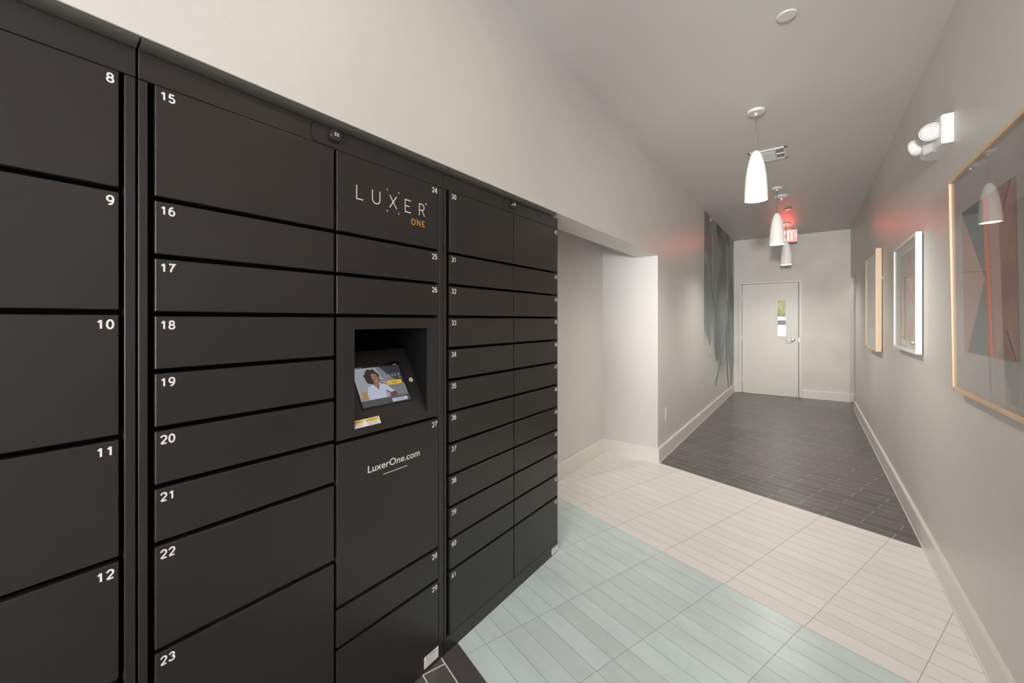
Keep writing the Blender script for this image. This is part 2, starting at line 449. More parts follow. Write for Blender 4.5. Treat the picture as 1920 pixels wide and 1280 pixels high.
car((-1.45, 13.2, -.02))
M_leaf = mat('hedge_leaf', (.24, .225, .085), .6, noise=.75, nscale=9)
mb = MB()
for i in range(9000):
    c = Vector((random.uniform(-6.5, 3.5), random.uniform(17, 18.2), random.uniform(0, 4.2)))
    d = Vector((random.gauss(0, 1), random.gauss(0, 1), random.gauss(0, 1))).normalized(); e2 = d.orthogonal().normalized()
    s_ = random.uniform(.03, .065)
    mb.face([c - d * s_, c + e2 * s_ * .5, c + d * s_, c - e2 * s_ * .5])
mb.box(-6.5, 3.5, 17.5, 18.0, -.02, 4.0)
tag(mb.build('hedge', M_leaf, None, recalc=False), 'tall yellow-green hedge outdoors behind the parked white car', 'hedge', kind='stuff')

# ------------------------------------------------------------------ lettering
PLANE = {'x+': (Vector((0, 1, 0)), Vector((0, 0, 1))), 'y-': (Vector((1, 0, 0)), Vector((0, 0, 1)))}


def text_mesh(txt, height, width=None, bold=0.0, spacing=1.0):
    cu = bpy.data.curves.new('t', 'FONT'); cu.body = txt; cu.size = 1; cu.offset = bold; cu.space_character = spacing
    cu.resolution_u = 4
    ob = bpy.data.objects.new('t', cu); COL.objects.link(ob)
    bpy.context.view_layer.update()
    me = bpy.data.meshes.new_from_object(ob.evaluated_get(bpy.context.evaluated_depsgraph_get()))
    bpy.data.objects.remove(ob); bpy.data.curves.remove(cu)
    vs = [v.co.copy() for v in me.vertices]; fs = [tuple(p.vertices) for p in me.polygons]
    bpy.data.meshes.remove(me)
    x0 = min(v.x for v in vs); x1 = max(v.x for v in vs); y0 = min(v.y for v in vs); y1 = max(v.y for v in vs)
    if txt == 'XX': pass
    sy = height / (y1 - y0); sx = width / (x1 - x0) if width else sy
    return [((v.x - x0) * sx, (v.y - y0) * sy) for v in vs], fs, (x1 - x0) * sx


def put_text(mb, txt, origin, U, V, height, width=None, bold=.03, align='l', spacing=1.0, mi=0):
    pts, fs, w = text_mesh(txt, height, width, bold, spacing)
    off = 0 if align == 'l' else -w if align == 'r' else -w / 2
    O = Vector(origin); vs = [mb.b.verts.new(O + U * (p[0] + off) + V * p[1]) for p in pts]
    for f in fs:
        try: g = mb.b.faces.new([vs[i] for i in f]); g.material_index = mi
        except ValueError: pass


_lift = [0]


def stroke(mb, pts, w, O, U, V, mi=0, cap=True):
    """flat mitred line in the plane; each stroke sits a hair above the one before so crossings do not coincide"""
    closed = len(pts) > 3 and hypot(pts[0][0] - pts[-1][0], pts[0][1] - pts[-1][1]) < 1e-6
    P = [Vector(p) for p in (pts[:-1] if closed else pts)]; n = len(P)
    _lift[0] = (_lift[0] + 1) % 5
    O = Vector(O) + U.cross(V) * (_lift[0] * 4e-5)

    def nrm(a, c): d = (c - a).normalized(); return Vector((-d.y, d.x))
    L, Rr = [], []
    for k in range(n):
        a = P[k - 1] if (k or closed) else None; c = P[(k + 1) % n] if (k < n - 1 or closed) else None
        if a is None: m = nrm(P[k], c)
        elif c is None: m = nrm(a, P[k])
        else:
            n1, n2 = nrm(a, P[k]), nrm(P[k], c); m = (n1 + n2)
            if m.length < .1: m = n1
            else: m = m.normalized(); m = m / max(.35, m.dot(n1))
        L.append(mb.b.verts.new(O + U * (P[k].x + m.x * w / 2) + V * (P[k].y + m.y * w / 2)))
        Rr.append(mb.b.verts.new(O + U * (P[k].x - m.x * w / 2) + V * (P[k].y - m.y * w / 2)))
    for k in range(n if closed else n - 1):
        f = mb.b.faces.new([L[k], Rr[k], Rr[(k + 1) % n], L[(k + 1) % n]]); f.material_index = mi


def disc(mb, c, r, O, U, V, mi=0, n=16, r2=None):
    O = Vector(O)
    mb.face([O + U * (c[0] + r * cos(2 * pi * k / n)) + V * (c[1] + (r2 or r) * sin(2 * pi * k / n)) for k in range(n)], mi)


def _arc(cx, cy, rx, ry, a, b_, n=10): return [(cx + rx * cos(radians(a + (b_ - a) * k / n)), cy + ry * sin(radians(a + (b_ - a) * k / n))) for k in range(n + 1)]


DIG = {  # bold grotesque digits on a .62 x 1 box, drawn with a .17 wide pen
    '0': [_arc(.31, .5, .225, .415, 0, 360, 24)], '1': [[(.12, .72), (.25, .77), (.33, .915)], [(.35, .915), (.35, .085)]],
    '2': [_arc(.31, .67, .225, .245, 170, -30, 12) + [(.09, .10)], [(.09, .085), (.55, .085)]],
    '3': [_arc(.30, .70, .20, .215, 165, -90, 12), _arc(.30, .30, .235, .215, 90, -165, 12)],
    '4': [[(.43, .0), (.43, .995)], [(.375, .93), (.085, .34)], [(.03, .31), (.59, .31)]],
    '5': [[(.52, .915), (.16, .915), (.10, .50)], [(.10, .50)] + _arc(.30, .335, .235, .25, 130, -155, 14)],
    '6': [_arc(.31, .345, .22, .26, 0, 360, 22), _arc(.36, .45, .27, .465, 180, 75, 10)],
    '7': [[(.07, .915), (.55, .915), (.36, .60), (.25, .30), (.22, .085)]],
    '8': [_arc(.31, .715, .19, .20, 0, 360, 20), _arc(.31, .30, .225, .215, 0, 360, 20)],
    '9': [_arc(.31, .655, .22, .26, 0, 360, 22), _arc(.26, .55, .27, .465, 0, -105, 10)]}


def put_number(mb, num, y, z, h, align, x):
    t = str(num); adv = .70 * h; w = adv * (len(t) - 1) + .62 * h
    o = y if align == 'l' else y - w
    for c in t:
        for p in DIG[c]: stroke(mb, [(o + q[0] * h, z + q[1] * h) for q in p], .165 * h, (x, 0, 0), UY, VZ)
        o += adv


# ------------------------------------------------------------------ parcel lockers
FX = -1.18                    # front plane of doors and frames
UY, VZ = Vector((0, 1, 0)), Vector((0, 0, 1))
TOPS = [1.893] + [1.631 - .1312 * k for k in range(11)]     # door tops of a twelve-door column
GAP = .0115
ZB = .066


def slab(y0, y1, z0, z1, x=FX):
    mb = MB()
    t = bmesh.new(); bmesh.ops.create_cube(t, size=1)
    for v in t.verts: v.co = Vector((x - .01 + v.co.x * .02, (y0 + y1) / 2 + v.co.y * (y1 - y0), (z0 + z1) / 2 + v.co.z * (z1 - z0)))
    front = [e for e in t.edges if all(v.co.x > x - .001 for v in e.verts)]
    bmesh.ops.bevel(t, geom=front, offset=.0022, segments=3, affect='EDGES', profile=.5)
    mb.merge(t); return mb


def door(parent, num, y0, y1, ztop, zbot, side):
    d = slab(y0, y1, zbot, ztop).build('locker_door', M_black, parent)
    mb = MB()
    if num:
        h = .0215
        if side == 'l': put_number(mb, num, y0 + .0085, ztop - .009 - h, h, 'l', FX + .0006)
        else: put_number(mb, num, y1 - .0075, ztop - .009 - h, h, 'r', FX + .0006)
        mb.build('door_number', M_num, d, recalc=False)
    return d


def column(parent, first, y0, y1, tops, side):
    for k, t in enumerate(tops):
        zb = tops[k + 1] + GAP if k + 1 < len(tops) else ZB
        door(parent, first + k, y0, y1, t, zb, side)


def locker_bank(y0, y1, label, stiles, chans, doors_fn, knob=None, hole=None):
    e = empty('parcel_locker', (-1.42, (y0 + y1) / 2, 0), label, 'locker', 'black parcel locker banks')
    g = .0012
    mb = MB()
    if hole:
        ha, hb, hc, hd = hole
        mb.box(-1.66, -1.43, y0 + g, y1 - g, 0, 1.958)
        mb.box(-1.43, FX - .045, y0 + g, ha, 0, 1.958); mb.box(-1.43, FX - .045, hb, y1 - g, 0, 1.958)
        mb.box(-1.43, FX - .045, ha, hb, 0, hc); mb.box(-1.43, FX - .045, ha, hb, hd, 1.958)
    else: mb.box(-1.66, FX - .045, y0 + g, y1 - g, .0, 1.958)
    mb.build('cabinet_body', [M_inner], e)
    # added dark rounded strip, stands for the shade on the header's soffit
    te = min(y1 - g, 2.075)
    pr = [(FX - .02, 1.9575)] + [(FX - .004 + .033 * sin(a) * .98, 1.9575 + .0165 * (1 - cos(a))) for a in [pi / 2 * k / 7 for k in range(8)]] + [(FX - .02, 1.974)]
    mb = MB(); mb.prism([(p[0], y0 + g, min(p[1], HT - .0004)) for p in pr], (0, te - y0 - g, 0), smooth=True); mb.build('soffit_shade_strip', M_soffitshade, e)
    for a, c in stiles:
        mb = MB(); mb.box(FX - .022, FX, a, c, ZB, TOPS[0] - .001, bev=.0008); mb.build('frame_stile', M_black, e)
    mb = MB(); mb.box(FX - .022, FX, y0 + g, y1 - g, TOPS[0] + .0012, 1.957, bev=.0012); fas = mb.build('top_fascia', M_black, e)
    mb = MB(); mb.box(FX - .022, FX, y0 + g, y1 - g, 0.0, ZB - .0015, bev=.0008); mb.build('plinth', M_black, e)
    # small catches that show inside the black side channel at every shelf
    doors_fn(e)
    if knob:
        ky, kz = knob
        mb = MB()
        seam = [(ky - .062, 1.9555), (ky - .072, 1.947), (ky - .077, 1.935), (ky - .077, 1.915), (ky - .073, 1.903), (ky - .064, 1.8955), (ky - .002, 1.8955)]
        stroke(mb, seam, .0022, (FX + .0004, 0, 0), UY, VZ)
        mb.build('seam', M_inner, fas, recalc=False)
        mb = MB()
        mb.lathe([(0, 0), (.0185, 0), (.0185, .011), (.0172, .013), (0, .013)], (FX, ky, kz), (1, 0, 0), 40)
        k = mb.build('camera_knob', M_black, fas)
        mb = MB()
        for a in (-1, 1):
            for c in (-1, 1):
                for q in (-.0016, .0016):
                    disc(mb, (ky + a * .0042 + q, kz + .002 + c * .003), .0011, (FX + .0134, 0, 0), UY, VZ, n=8)
        tag(mb.build('indicator_light', M_led, k, recalc=False), 'four white light marks')
    return e


M_led = mat('white_led_mark', (.9, .9, .85), .4, emit=(1, .95, .85), estr=.9)


def left_bank(e):
    column(e, 8, -.229, .2085, [1.893, 1.634, 1.371, 1.103, .842, .580, .320], 'r')
    column(e, 1, -.676, -.238, [1.893, 1.634, 1.371, 1.103, .842, .580, .320], 'l')


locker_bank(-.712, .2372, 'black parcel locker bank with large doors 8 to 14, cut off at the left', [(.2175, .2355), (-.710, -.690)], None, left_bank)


def mid_bank(e):
    column(e, 15, .2695, .708, TOPS[:8] + [.600], 'l')
    ys, ye = .7175, 1.159
    for n, zt, zb in ((24, 1.893, TOPS[1] + GAP), (25, TOPS[1], TOPS[2] + GAP), (26, TOPS[2], TOPS[3] + GAP)):
        d = door(e, n, ys, ye, zt, zb, 'r')
        if n == 24: logo(d)
    d = door(e, 27, ys, ye, .968, .458, 'r'); url(d)
    door(e, 28, ys, ye, .447, TOPS[11] + GAP, 'r')
    door(e, 29, ys, ye, TOPS[11], ZB, 'r')
    warning_label([c for c in e.children if c.name.startswith('plinth')][0], 1.082, 1.158, .017, .061)
    kiosk(e)


def logo_strokes(mb, O, U, V, u0, v0, k, w, mi=0, only='LUXER'):
    """the five spaced letters with the dotted X; u0, v0 = lower left corner, k = scale (1 = full size on door 24)"""
    def S(p): stroke(mb, [(u0 + (q[0] - .787) * k, v0 + (q[1] - 1.758) * k) for q in p], w, O, U, V, mi)
    t, bt = 1.802, 1.758
    if 'L' in only: S([(.787, t), (.787, bt), (.812, bt)])
    if 'U' in only: S([(.8478, t)] + [(.863 + .0152 * cos(a), 1.7727 + .0152 * sin(a)) for a in [pi + pi * n_ / 10 for n_ in range(11)]] + [(.8782, t)])
    if 'X' in only: S([(.9195, t), (.950, bt)]); S([(.950, t), (.9195, bt)])
    for a in (.909, .960) if 'X' in only else ():
        for c in (1.818, 1.743): disc(mb, (u0 + (a - .787) * k, v0 + (c - 1.758) * k), .0026 * k, O, U, V, mi)
    if 'E' in only: S([(1.016, t), (.989, t), (.989, bt), (1.016, bt)]); S([(.989, 1.780), (1.009, 1.780)])
    if 'R' not in only: return
    S([(1.057, bt), (1.057, t)] + [(1.070 + .0115 * cos(a), 1.7905 + .0115 * sin(a)) for a in [pi / 2 - pi * n_ / 10 for n_ in range(11)]] + [(1.057, 1.779)]); S([(1.071, 1.779), (1.084, bt)])
    disc(mb, (u0 + (1.092 - .787) * k, v0 + (1.808 - 1.758) * k), .0032 * k, O, U, V, mi)


def logo(d):
    O = (FX + .0008, 0, 0)
    for ch in 'LUXER':
        mb = MB(); logo_strokes(mb, O, UY, VZ, .787, 1.758, 1, .0034, only=ch)
        mb.build('logo_letter', M_num, d, recalc=False)
    mb = MB(); w2 = .0030

    def T(p): stroke(mb, p, w2, O, UY, VZ)
    T([(1.028 + .0095 * cos(2 * pi * k / 20), 1.7275 + .0098 * sin(2 * pi * k / 20)) for k in range(21)])
    T([(1.0475, 1.718), (1.0475, 1.737), (1.0615, 1.718), (1.0615, 1.737)])
    T([(1.0845, 1.737), (1.0725, 1.737), (1.0725, 1.718), (1.0845, 1.718)]); T([(1.0725, 1.7275), (1.082, 1.7275)])
    tag(mb.build('logo_word', M_orange, d, recalc=False), 'orange word ONE')


def url(d):
    mb = MB(); put_text(mb, 'LuxerOne.com', (FX + .0008, .830, .846), UY, VZ, .0245, width=.229, bold=.008)
    stroke(mb, [(.892, .825), (.999, .825)], .0022, (FX + .0008, 0, 0), UY, VZ)
    mb.build('web_lettering', M_num, d, recalc=False)


M_label = mat('white_label', (.80, .76, .76), .5)
M_ink = mat('grey_print', (.28, .27, .28), .6)


def warning_label(d, y0, y1, z0, z1):
    mb = MB(); mb.box(FX, FX + .0006, y0, y1, z0, z1)
    l = mb.build('warning_label', M_label, d)
    mb = MB(); W_ = y1 - y0; H_ = z1 - z0; x = FX + .0010; O = (x, 0, 0)
    put_text(mb, 'WARNING', (x, y0 + W_ * .30, z1 - H_ * .22), UY, VZ, H_ * .13, width=W_ * .5, bold=.03)
    mb.face([Vector((x, y0 + W_ * .14, z1 - H_ * .22)), Vector((x, y0 + W_ * .26, z1 - H_ * .22)), Vector((x, y0 + W_ * .2, z1 - H_ * .08))])
    for k in range(6):
        zz = z1 - H_ * (.34 + .1 * k)
        stroke(mb, [(y0 + W_ * .12, zz), (y0 + W_ * (.86 - .1 * (k % 3)), zz)], .0008, O, UY, VZ)
    mb.build('label_print', M_ink, l, recalc=False)


# ---- kiosk with the slanted touch screen
def kiosk(e):
    y0, y1, z0, z1 = .7175, 1.159, .9795, TOPS[3]
    a0, a1, c0, c1 = .780, 1.101, 1.003, 1.330      # niche opening
    BX, BZ = -1.317, 1.245
    mb = MB()
    t = .005
    for (p, q, r, s_) in ((y0, a0, z0, z1), (a1, y1, z0, z1), (a0, a1, z0, c0), (a0, a1, c1, z1)):
        mb.box(FX - t, FX, p, q, r, s_)
    k = mb.build('kiosk_surround', M_black, e)
    mb = MB()
    mb.box(-1.42, FX - t, a0 - .004, a0, c0, c1); mb.box(-1.42, FX - t, a1, a1 + .004, c0, c1)
    mb.box(-1.42, FX - t, a0, a1, c1, c1 + .004); mb.box(-1.424, -1.42, a0 - .004, a1 + .004, c0, c1 + .004)
    # the niche is a hole through the cabinet front: its lining
    mb.build('kiosk_niche', M_inner, e)
    # slanted deck
    mb = MB(); mb.prism([(FX - .001, a0, c0 - .001), (FX - .02, a0, c0 - .001), (BX, a0, BZ - .03), (BX - .09, a0, BZ - .03), (BX - .09, a0, BZ), (BX, a0, BZ)], (0, a1 - a0, 0))
    deck = mb.build('kiosk_deck', M_black, e)
    A = Vector((FX, 0, c0)); D = (Vector((BX, 0, BZ)) - A).normalized(); N = UY.cross(D).normalized()
    if N.x < 0: N = -N
    SR = (.833, 1.044, .062, .220)      # y0 y1 s0 s1 of the screen
    O = A + N * .0012

    def quad(mb, ya, yb, sa, sb, mi=0, o=O):
        mb.face([o + UY * ya + D * sa, o + UY * yb + D * sa, o + UY * yb + D * sb, o + UY * ya + D * sb], mi)

    def poly(mb, pts, mi=0, o=O): mb.face([o + UY * p[0] + D * p[1] for p in pts], mi)
    mb = MB()
    P0 = [A - N * .001 + UY * y + D * s_ for y, s_ in ((SR[0] - .004, SR[2] - .004), (SR[1] + .004, SR[2] - .004), (SR[1] + .004, SR[3] + .006), (SR[0] - .004, SR[3] + .006))]
    mb.prism(P0, N * .002)
    scr = mb.build('touch_screen', mat('screen_bezel', (.008, .008, .009), .2), deck)

    def em(n, c, s_=1.0): return mat(n, (.01, .01, .01), .25, emit=c, estr=s_ * .46)
    mats = [em('screen_grey', (.19, .195, .21)), em('screen_dark', (.035, .035, .045)), em('hair_dark', (.022, .018, .018)), em('skin_tone', (.30, .13, .085)),
            em('blouse_white', (.50, .54, .66)), em('button_yellow', (.72, .47, .05)), em('button_white', (.52, .54, .62)), em('wood_yellow', (.36, .25, .10)),
            em('screen_light_grey', (.33, .345, .375)), em('screen_text', (.50, .50, .50)), em('skin_dark', (.13, .055, .04)), em('desk_grey', (.075, .075, .085))]
    mb = MB(); o1 = A + N * .0014; o2 = A + N * .0018; o3 = A + N * .0022; o4 = A + N * .0026
    quad(mb, .834, 1.041, .086, .209, 0, o1)                              # picture background
    poly(mb, [(.834, .088), (.985, .088), (.955, .15), (.93, .209), (.834, .209)], 8, o1 + N * .0002)
    poly(mb, [(.948, .209), (1.041, .209), (1.041, .13), (.985, .165)], 1, o1 + N * .0003)
    quad(mb, .834, 1.043, .064, .088, 11, o1)
    poly(mb, [(.838, .090), (.872, .090), (.872, .118), (.846, .122)], 7, o2)
    # dark stair lines behind the shoulder
    for i in range(5): poly(mb, [(.925 + .006 * i, .162 - .012 * i), (.950 + .004 * i, .153 - .012 * i), (.950 + .004 * i, .150 - .012 * i), (.925 + .006 * i, .158 - .012 * i)], 1, o2)
    hair = []
    for i in range(40):
        a = 2 * pi * i / 40; rr = .033 + .002 * sin(7 * a) + .0015 * sin(11 * a + 1)
        hair.append((.905 + rr * cos(a) * .95, .172 + rr * .92 * sin(a)))
    poly(mb, hair, 2, o3)
    poly(mb, [(.906, .152), (.905, .135), (.918, .122), (.927, .136), (.922, .156)], 3, o4 + N * .0002)     # neck
    poly(mb, [(.902, .182), (.912, .186), (.924, .183), (.929, .172), (.930, .160), (.925, .150), (.916, .147), (.907, .155), (.902, .168)], 3, o4)
    poly(mb, [(.914, .158), (.923, .158), (.919, .154)], 9, o4 + N * .0004)
    # blouse with a V neck and a sleeve
    poly(mb, [(.868, .088), (.866, .110), (.876, .134), (.902, .144), (.918, .118), (.928, .144), (.948, .141), (.972, .120), (.990, .100), (.976, .096), (.952, .116), (.944, .118), (.942, .088)], 4, o4 + N * .0001)
    poly(mb, [(.958, .088), (.962, .104), (.984, .108), (.993, .098), (.986, .088)], 10, o4 + N * .0002)
    # lettering and buttons
    logo_strokes(mb, o3, UY, D, .962, .1650, .225, .0016, 9)
    put_text(mb, 'ONE', o3 + UY * 1.019 + D * .1570, UY, D, .0042, width=.014, bold=0, mi=9)
    quad(mb, .961, 1.029, .133, .150, 5, o3); quad(mb, .960, 1.030, .067, .080, 6, o3)
    for j in range(9): quad(mb, .981 + j * .003, .983 + j * .003, .139, .143, 11, o4)
    for j in range(12): quad(mb, .978 + j * .003, .980 + j * .003, .072, .075, 11, o4)
    for (ya, yb, sa, sb) in ((.836, .875, .2115, .2125), (.836, .875, .2035, .2045), (.874, .875, .2035, .2125), (.838, .845, .207, .209), (1.016, 1.030, .211, .213)):
        quad(mb, ya, yb, sa, sb, 9, o3)
    mb.build('screen_picture', mats, scr, recalc=False)
    # sticker with two yellow headed notes
    mb = MB()
    P1 = [A + UY * y + D * s_ for y, s_ in ((.760, .002), (.884, .002), (.884, .0275), (.760, .0275))]
    mb.prism([p + N * .0002 for p in P1], N * .0008)
    st = mb.build('caution_sticker', mat('sticker_white', (.80, .77, .72), .5), deck)
    mb = MB(); os = A + N * .0014
    quad(mb, .766, .818, .0165, .0255, 0, os); quad(mb, .828, .880, .0165, .0255, 0, os)
    for ya in (.766, .828):
        put_text(mb, 'CAUTION', os + N * .0003 + UY * (ya + .014) + D * .0185, UY, D, .0045, width=.028, bold=.02, mi=2)
        poly(mb, [(ya + .003, .018), (ya + .011, .018), (ya + .007, .0245)], 1, os + N * .0003)
        for k2 in range(4): quad(mb, ya + .003, ya + .048 - .006 * (k2 % 2), .0135 - .003 * k2, .0143 - .003 * k2, 1, os)
    mb.build('sticker_print', [mat('sticker_yellow', (.80, .56, .03), .5), M_ink, mat('sticker_brown', (.35, .22, .02), .5)], st, recalc=False)
    mb = MB(); c = A + UY * 1.077 + D * .141
    pts = [(1.077 + .009 * cos(2 * pi * i / 20) * (1.15 if 8 < i < 12 else 1), .141 + .0088 * sin(2 * pi * i / 20)) for i in range(20)]
    mb.prism([A + N * .0002 + UY * p[0] + D * p[1] for p in pts], N * .0006)
    ic = mb.build('round_sticker', mat('icon_white', (.8, .8, .75), .5), deck)
    mb = MB()
    for q in (0, 1, 2): stroke(mb, [(1.070 + .004 * q, .137), (1.073 + .004 * q, .145)], .0012, A + N * .0012, UY, D)
    stroke(mb, [(1.069, .146), (1.084, .138)], .001, A + N * .0012, UY, D)
    mb.build('icon_print', M_ink, ic, recalc=False)


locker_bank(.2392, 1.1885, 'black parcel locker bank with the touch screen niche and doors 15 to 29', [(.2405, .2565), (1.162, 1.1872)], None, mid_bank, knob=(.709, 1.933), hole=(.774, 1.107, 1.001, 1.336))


def right_bank(e):
    column(e, 30, .2250 + 1.0, 1.6815, TOPS, 'l')
    column(e, 42, 1.6900, 2.1318, TOPS, 'r')
    mb = MB(); mb.box(FX - .046, FX - .0015, 2.1321, 2.1338, 0, 1.957); mb.build('side_panel', M_black, e)


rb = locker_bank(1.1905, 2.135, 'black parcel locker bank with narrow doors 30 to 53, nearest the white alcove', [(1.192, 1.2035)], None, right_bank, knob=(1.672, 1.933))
warning_label([c for c in rb.children if c.name.startswith('plinth')][0], 2.062, 2.132, .006, .042)

# ------------------------------------------------------------------ pendants


def pendant(x, y, label):
    e = empty('pendant_light', (x, y, 2.224), label, 'pendant light', 'pendant lights down the hall')
    mb = MB(); mb.lathe([(0, 2.87), (.055, 2.87), (.057, 2.862), (.054, 2.853), (.012, 2.851), (.009, 2.835), (0, 2.834)], (x, y, 0), seg=48)
    mb.build('canopy', M_white, e)
    mb = MB(); mb.tube([(x - .004, y, 2.845), (x - .003, y, 2.58)], .0022, 8); mb.tube([(x + .004, y, 2.845), (x + .003, y, 2.58)], .0012, 8)
    mb.build('cord', M_cord, e)
    prof = [(.000, .356), (.012, .356), (.022, .348), (.035, .322), (.047, .28), (.057, .23), (.065, .17), (.070, .10), (.073, .03), (.073, .0),
            (.0705, .0), (.0705, .03), (.067, .10), (.062, .17), (.054, .23), (.044, .28), (.030, .32), (.0, .34)]
    mb = MB(); mb.lathe([(r, h + 2.224) for r, h in prof], (x, y, 0), seg=64)
    mb.build('lamp_shade', M_shade, e)
    mb = MB(); mb.lathe([(0, 2.345), (.018, 2.34), (.03, 2.32), (.038, 2.285), (.035, 2.26), (.02, 2.243), (0, 2.238)], (x, y, 0), seg=32)
    mb.build('bulb', M_bulb, e)
    d = bpy.data.lights.new('pendant_bulb_light', 'SPOT'); d.energy = 34; d.color = (1, .95, .88); d.spot_size = radians(150); d.spot_blend = .8; d.shadow_soft_size = .035
    o = bpy.data.objects.new('pendant_bulb_light', d); COL.objects.link(o); o.parent = e; o.location = (0, 0, .008)


M_bulb = mat('glowing_bulb', (1, 1, 1), .4, emit=(1, .93, .82), estr=9)
pendant(-.305, 3.479, 'nearest and largest white bullet pendant lamp hanging from the hall ceiling')
pendant(-.292, 5.65, 'middle white bullet pendant lamp, hanging in front of the red exit sign')
pendant(-.285, 7.80, 'farthest and smallest white pendant lamp, hanging in front of the end wall')


# ------------------------------------------------------------------ ceiling fittings
def cover(x, y, r, label, m):
    mb = MB(); mb.lathe([(0, ZC), (r * .8, ZC), (r, ZC - .004), (r, ZC - .007), (r * .93, ZC - .010), (0, ZC - .011)], (x, y, 0), seg=48)
    tag(mb.build('sprinkler_cover', m), label, 'sprinkler cover')


cover(-.088, 2.473, .043, 'flat round white cover plate in the ceiling nearest the camera', M_white)
cover(-.225, 6.80, .042, 'small round metal-edged plate in the ceiling above the exit sign', M_steel)

e = empty('smoke_detector', (-.268, 6.05, ZC - .045), 'round white smoke detector on the ceiling behind the middle pendant', 'smoke detector')
mb = MB(); mb.lathe([(0, ZC), (.078, ZC), (.080, ZC - .012), (.070, ZC - .026), (.05, ZC - .032), (0, ZC - .033)], (-.268, 6.05, 0)); mb.build('detector_base', M_white, e)
mb = MB(); mb.lathe([(0, ZC - .033), (.03, ZC - .034), (.027, ZC - .045), (.012, ZC - .05), (0, ZC - .051)], (-.268, 6.05, 0), seg=24); mb.build('detector_head', M_chrome, e)
mb = MB()
for i in range(14):
    a = 2 * pi * i / 14; mb.box(-.268 + .055 * cos(a) - .003, -.268 + .055 * cos(a) + .003, 6.05 + .055 * sin(a) - .003, 6.05 + .055 * sin(a) + .003, ZC - .034, ZC - .029)
mb.build('detector_vent', M_grey, e)

# square air vent
e = empty('ceiling_vent', (-.30, 4.465, ZC - .02), 'square white louvred air vent in the ceiling behind the nearest pendant', 'air vent')
vx0, vx1, vy0, vy1 = -.447, -.155, 4.325, 4.615
mb = MB(); zz = ZC - .010
for (a, c, d, f_) in ((vx0, vx1, vy0, vy0 + .022), (vx0, vx1, vy1 - .022, vy1), (vx0, vx0 + .022, vy0, vy1), (vx1 - .022, vx1, vy0, vy1)):
    mb.box(a, c, d, f_, zz - .002, ZC, bev=.002)
mb.build('vent_frame', M_white, e)
mb = MB(); mb.box(vx0 + .02, vx1 - .02, vy0 + .02, vy1 - .02, ZC - .002, ZC - .0005); mb.build('vent_backing', M_darkgrey, e)
bx = [vx0 + .022, vx0 + .085, vx1 - .085, vx1 - .022]
for i in range(8):                                    # middle section: long curved blades
    yy = vy0 + .03 + i * .032
    mb = MB(); mb.prism([(bx[1] + .004, yy, ZC - .003), (bx[1] + .004, yy + .026, ZC - .016), (bx[1] + .004, yy + .028, ZC - .014), (bx[1] + .004, yy + .003, ZC - .002)], (bx[2] - bx[1] - .008, 0, 0)); mb.build('vent_blade', M_white, e)
for s0, s1 in ((bx[0], bx[1]), (bx[2], bx[3])):
    for i in range(5):
        xx = s0 + .006 + i * .0125
        mb = MB(); mb.prism([(xx, vy0 + .024, ZC - .012), (xx + .006, vy0 + .024, ZC - .003), (xx + .0075, vy0 + .024, ZC - .003), (xx + .002, vy0 + .024, ZC - .012)], (0, vy1 - vy0 - .048, 0)); mb.build('vent_blade', M_white, e)
mb = MB()
for xx in (bx[1], bx[2]): mb.box(xx - .006, xx + .006, vy0 + .02, vy1 - .02, ZC - .014, ZC - .002)
mb.box(bx[0], bx[3], 4.465 - .006, 4.465 + .006, ZC - .014, ZC - .002); mb.build('vent_divider', M_white, e)

# ------------------------------------------------------------------ exit sign
e = empty('exit_sign', (-.306, 8.25, 2.645), 'white exit sign with glowing red letters, hung under the ceiling before the end wall', 'exit sign')
M_signbody = mat('sign_panel', (.85, .74, .70), .35, emit=(1, .22, .17), estr=.28)
M_signletter = mat('sign_letter_glow', (.9, .25, .2), .4, emit=(1, .40, .30), estr=3.2)
mb = MB(); mb.box(-.460, -.152, 8.25, 8.275, 2.645, 2.845, bev=.004); body = mb.build('sign_panel', M_signbody, e)
mb = MB(); mb.box(-.37, -.24, 8.235, 8.29, 2.845, 2.87, bev=.003); mb.build('mounting_canopy', M_white, e)
mb = MB()
XX = Vector((1, 0, 0))
for lx, segs in ((-.428, 'E'), (-.362, 'X'), (-.290, 'I'), (-.252, 'T')):
    h_ = .150; w_ = .044; z_ = 2.670; q_ = .007
    P_ = {'E': [[(w_, h_ - q_), (q_, h_ - q_), (q_, q_), (w_, q_)], [(q_, h_ / 2), (w_ * .85, h_ / 2)]], 'X': [[(0, h_), (w_ + .006, 0)], [(w_ + .006, h_), (0, 0)]],
          'I': [[(.012, 0), (.012, h_)]], 'T': [[(0, h_ - q_), (w_ + .006, h_ - q_)], [(w_ / 2 + .003, 0), (w_ / 2 + .003, h_ - q_)]]}[segs]
    for p_ in P_: stroke(mb, [(lx + a, z_ + c) for a, c in p_], .0145, (0, 8.249, 0), XX, VZ)
for k in (0,):
    stroke(mb, [(-.178, 2.772), (-.163, 2.748), (-.178, 2.724)], .006, (0, 8.249, 0), Vector((1, 0, 0)), VZ)
mb.build('sign_lettering', M_signletter, body, recalc=False)
for ang, en in ((.02, 7), (.50, 7)):
    d = bpy.data.lights.new('exit_sign_glow', 'SPOT'); d.energy = en; d.color = (1, .045, .03); d.spot_size = radians(56); d.spot_blend = 1; d.shadow_soft_size = .04
    o = bpy.data.objects.new('exit_sign_glow', d); COL.objects.link(o); o.location = (-.306, 8.20, 2.74)
    o.rotation_euler = (Vector((0, -1, ang))).to_track_quat('-Z', 'Y').to_euler()

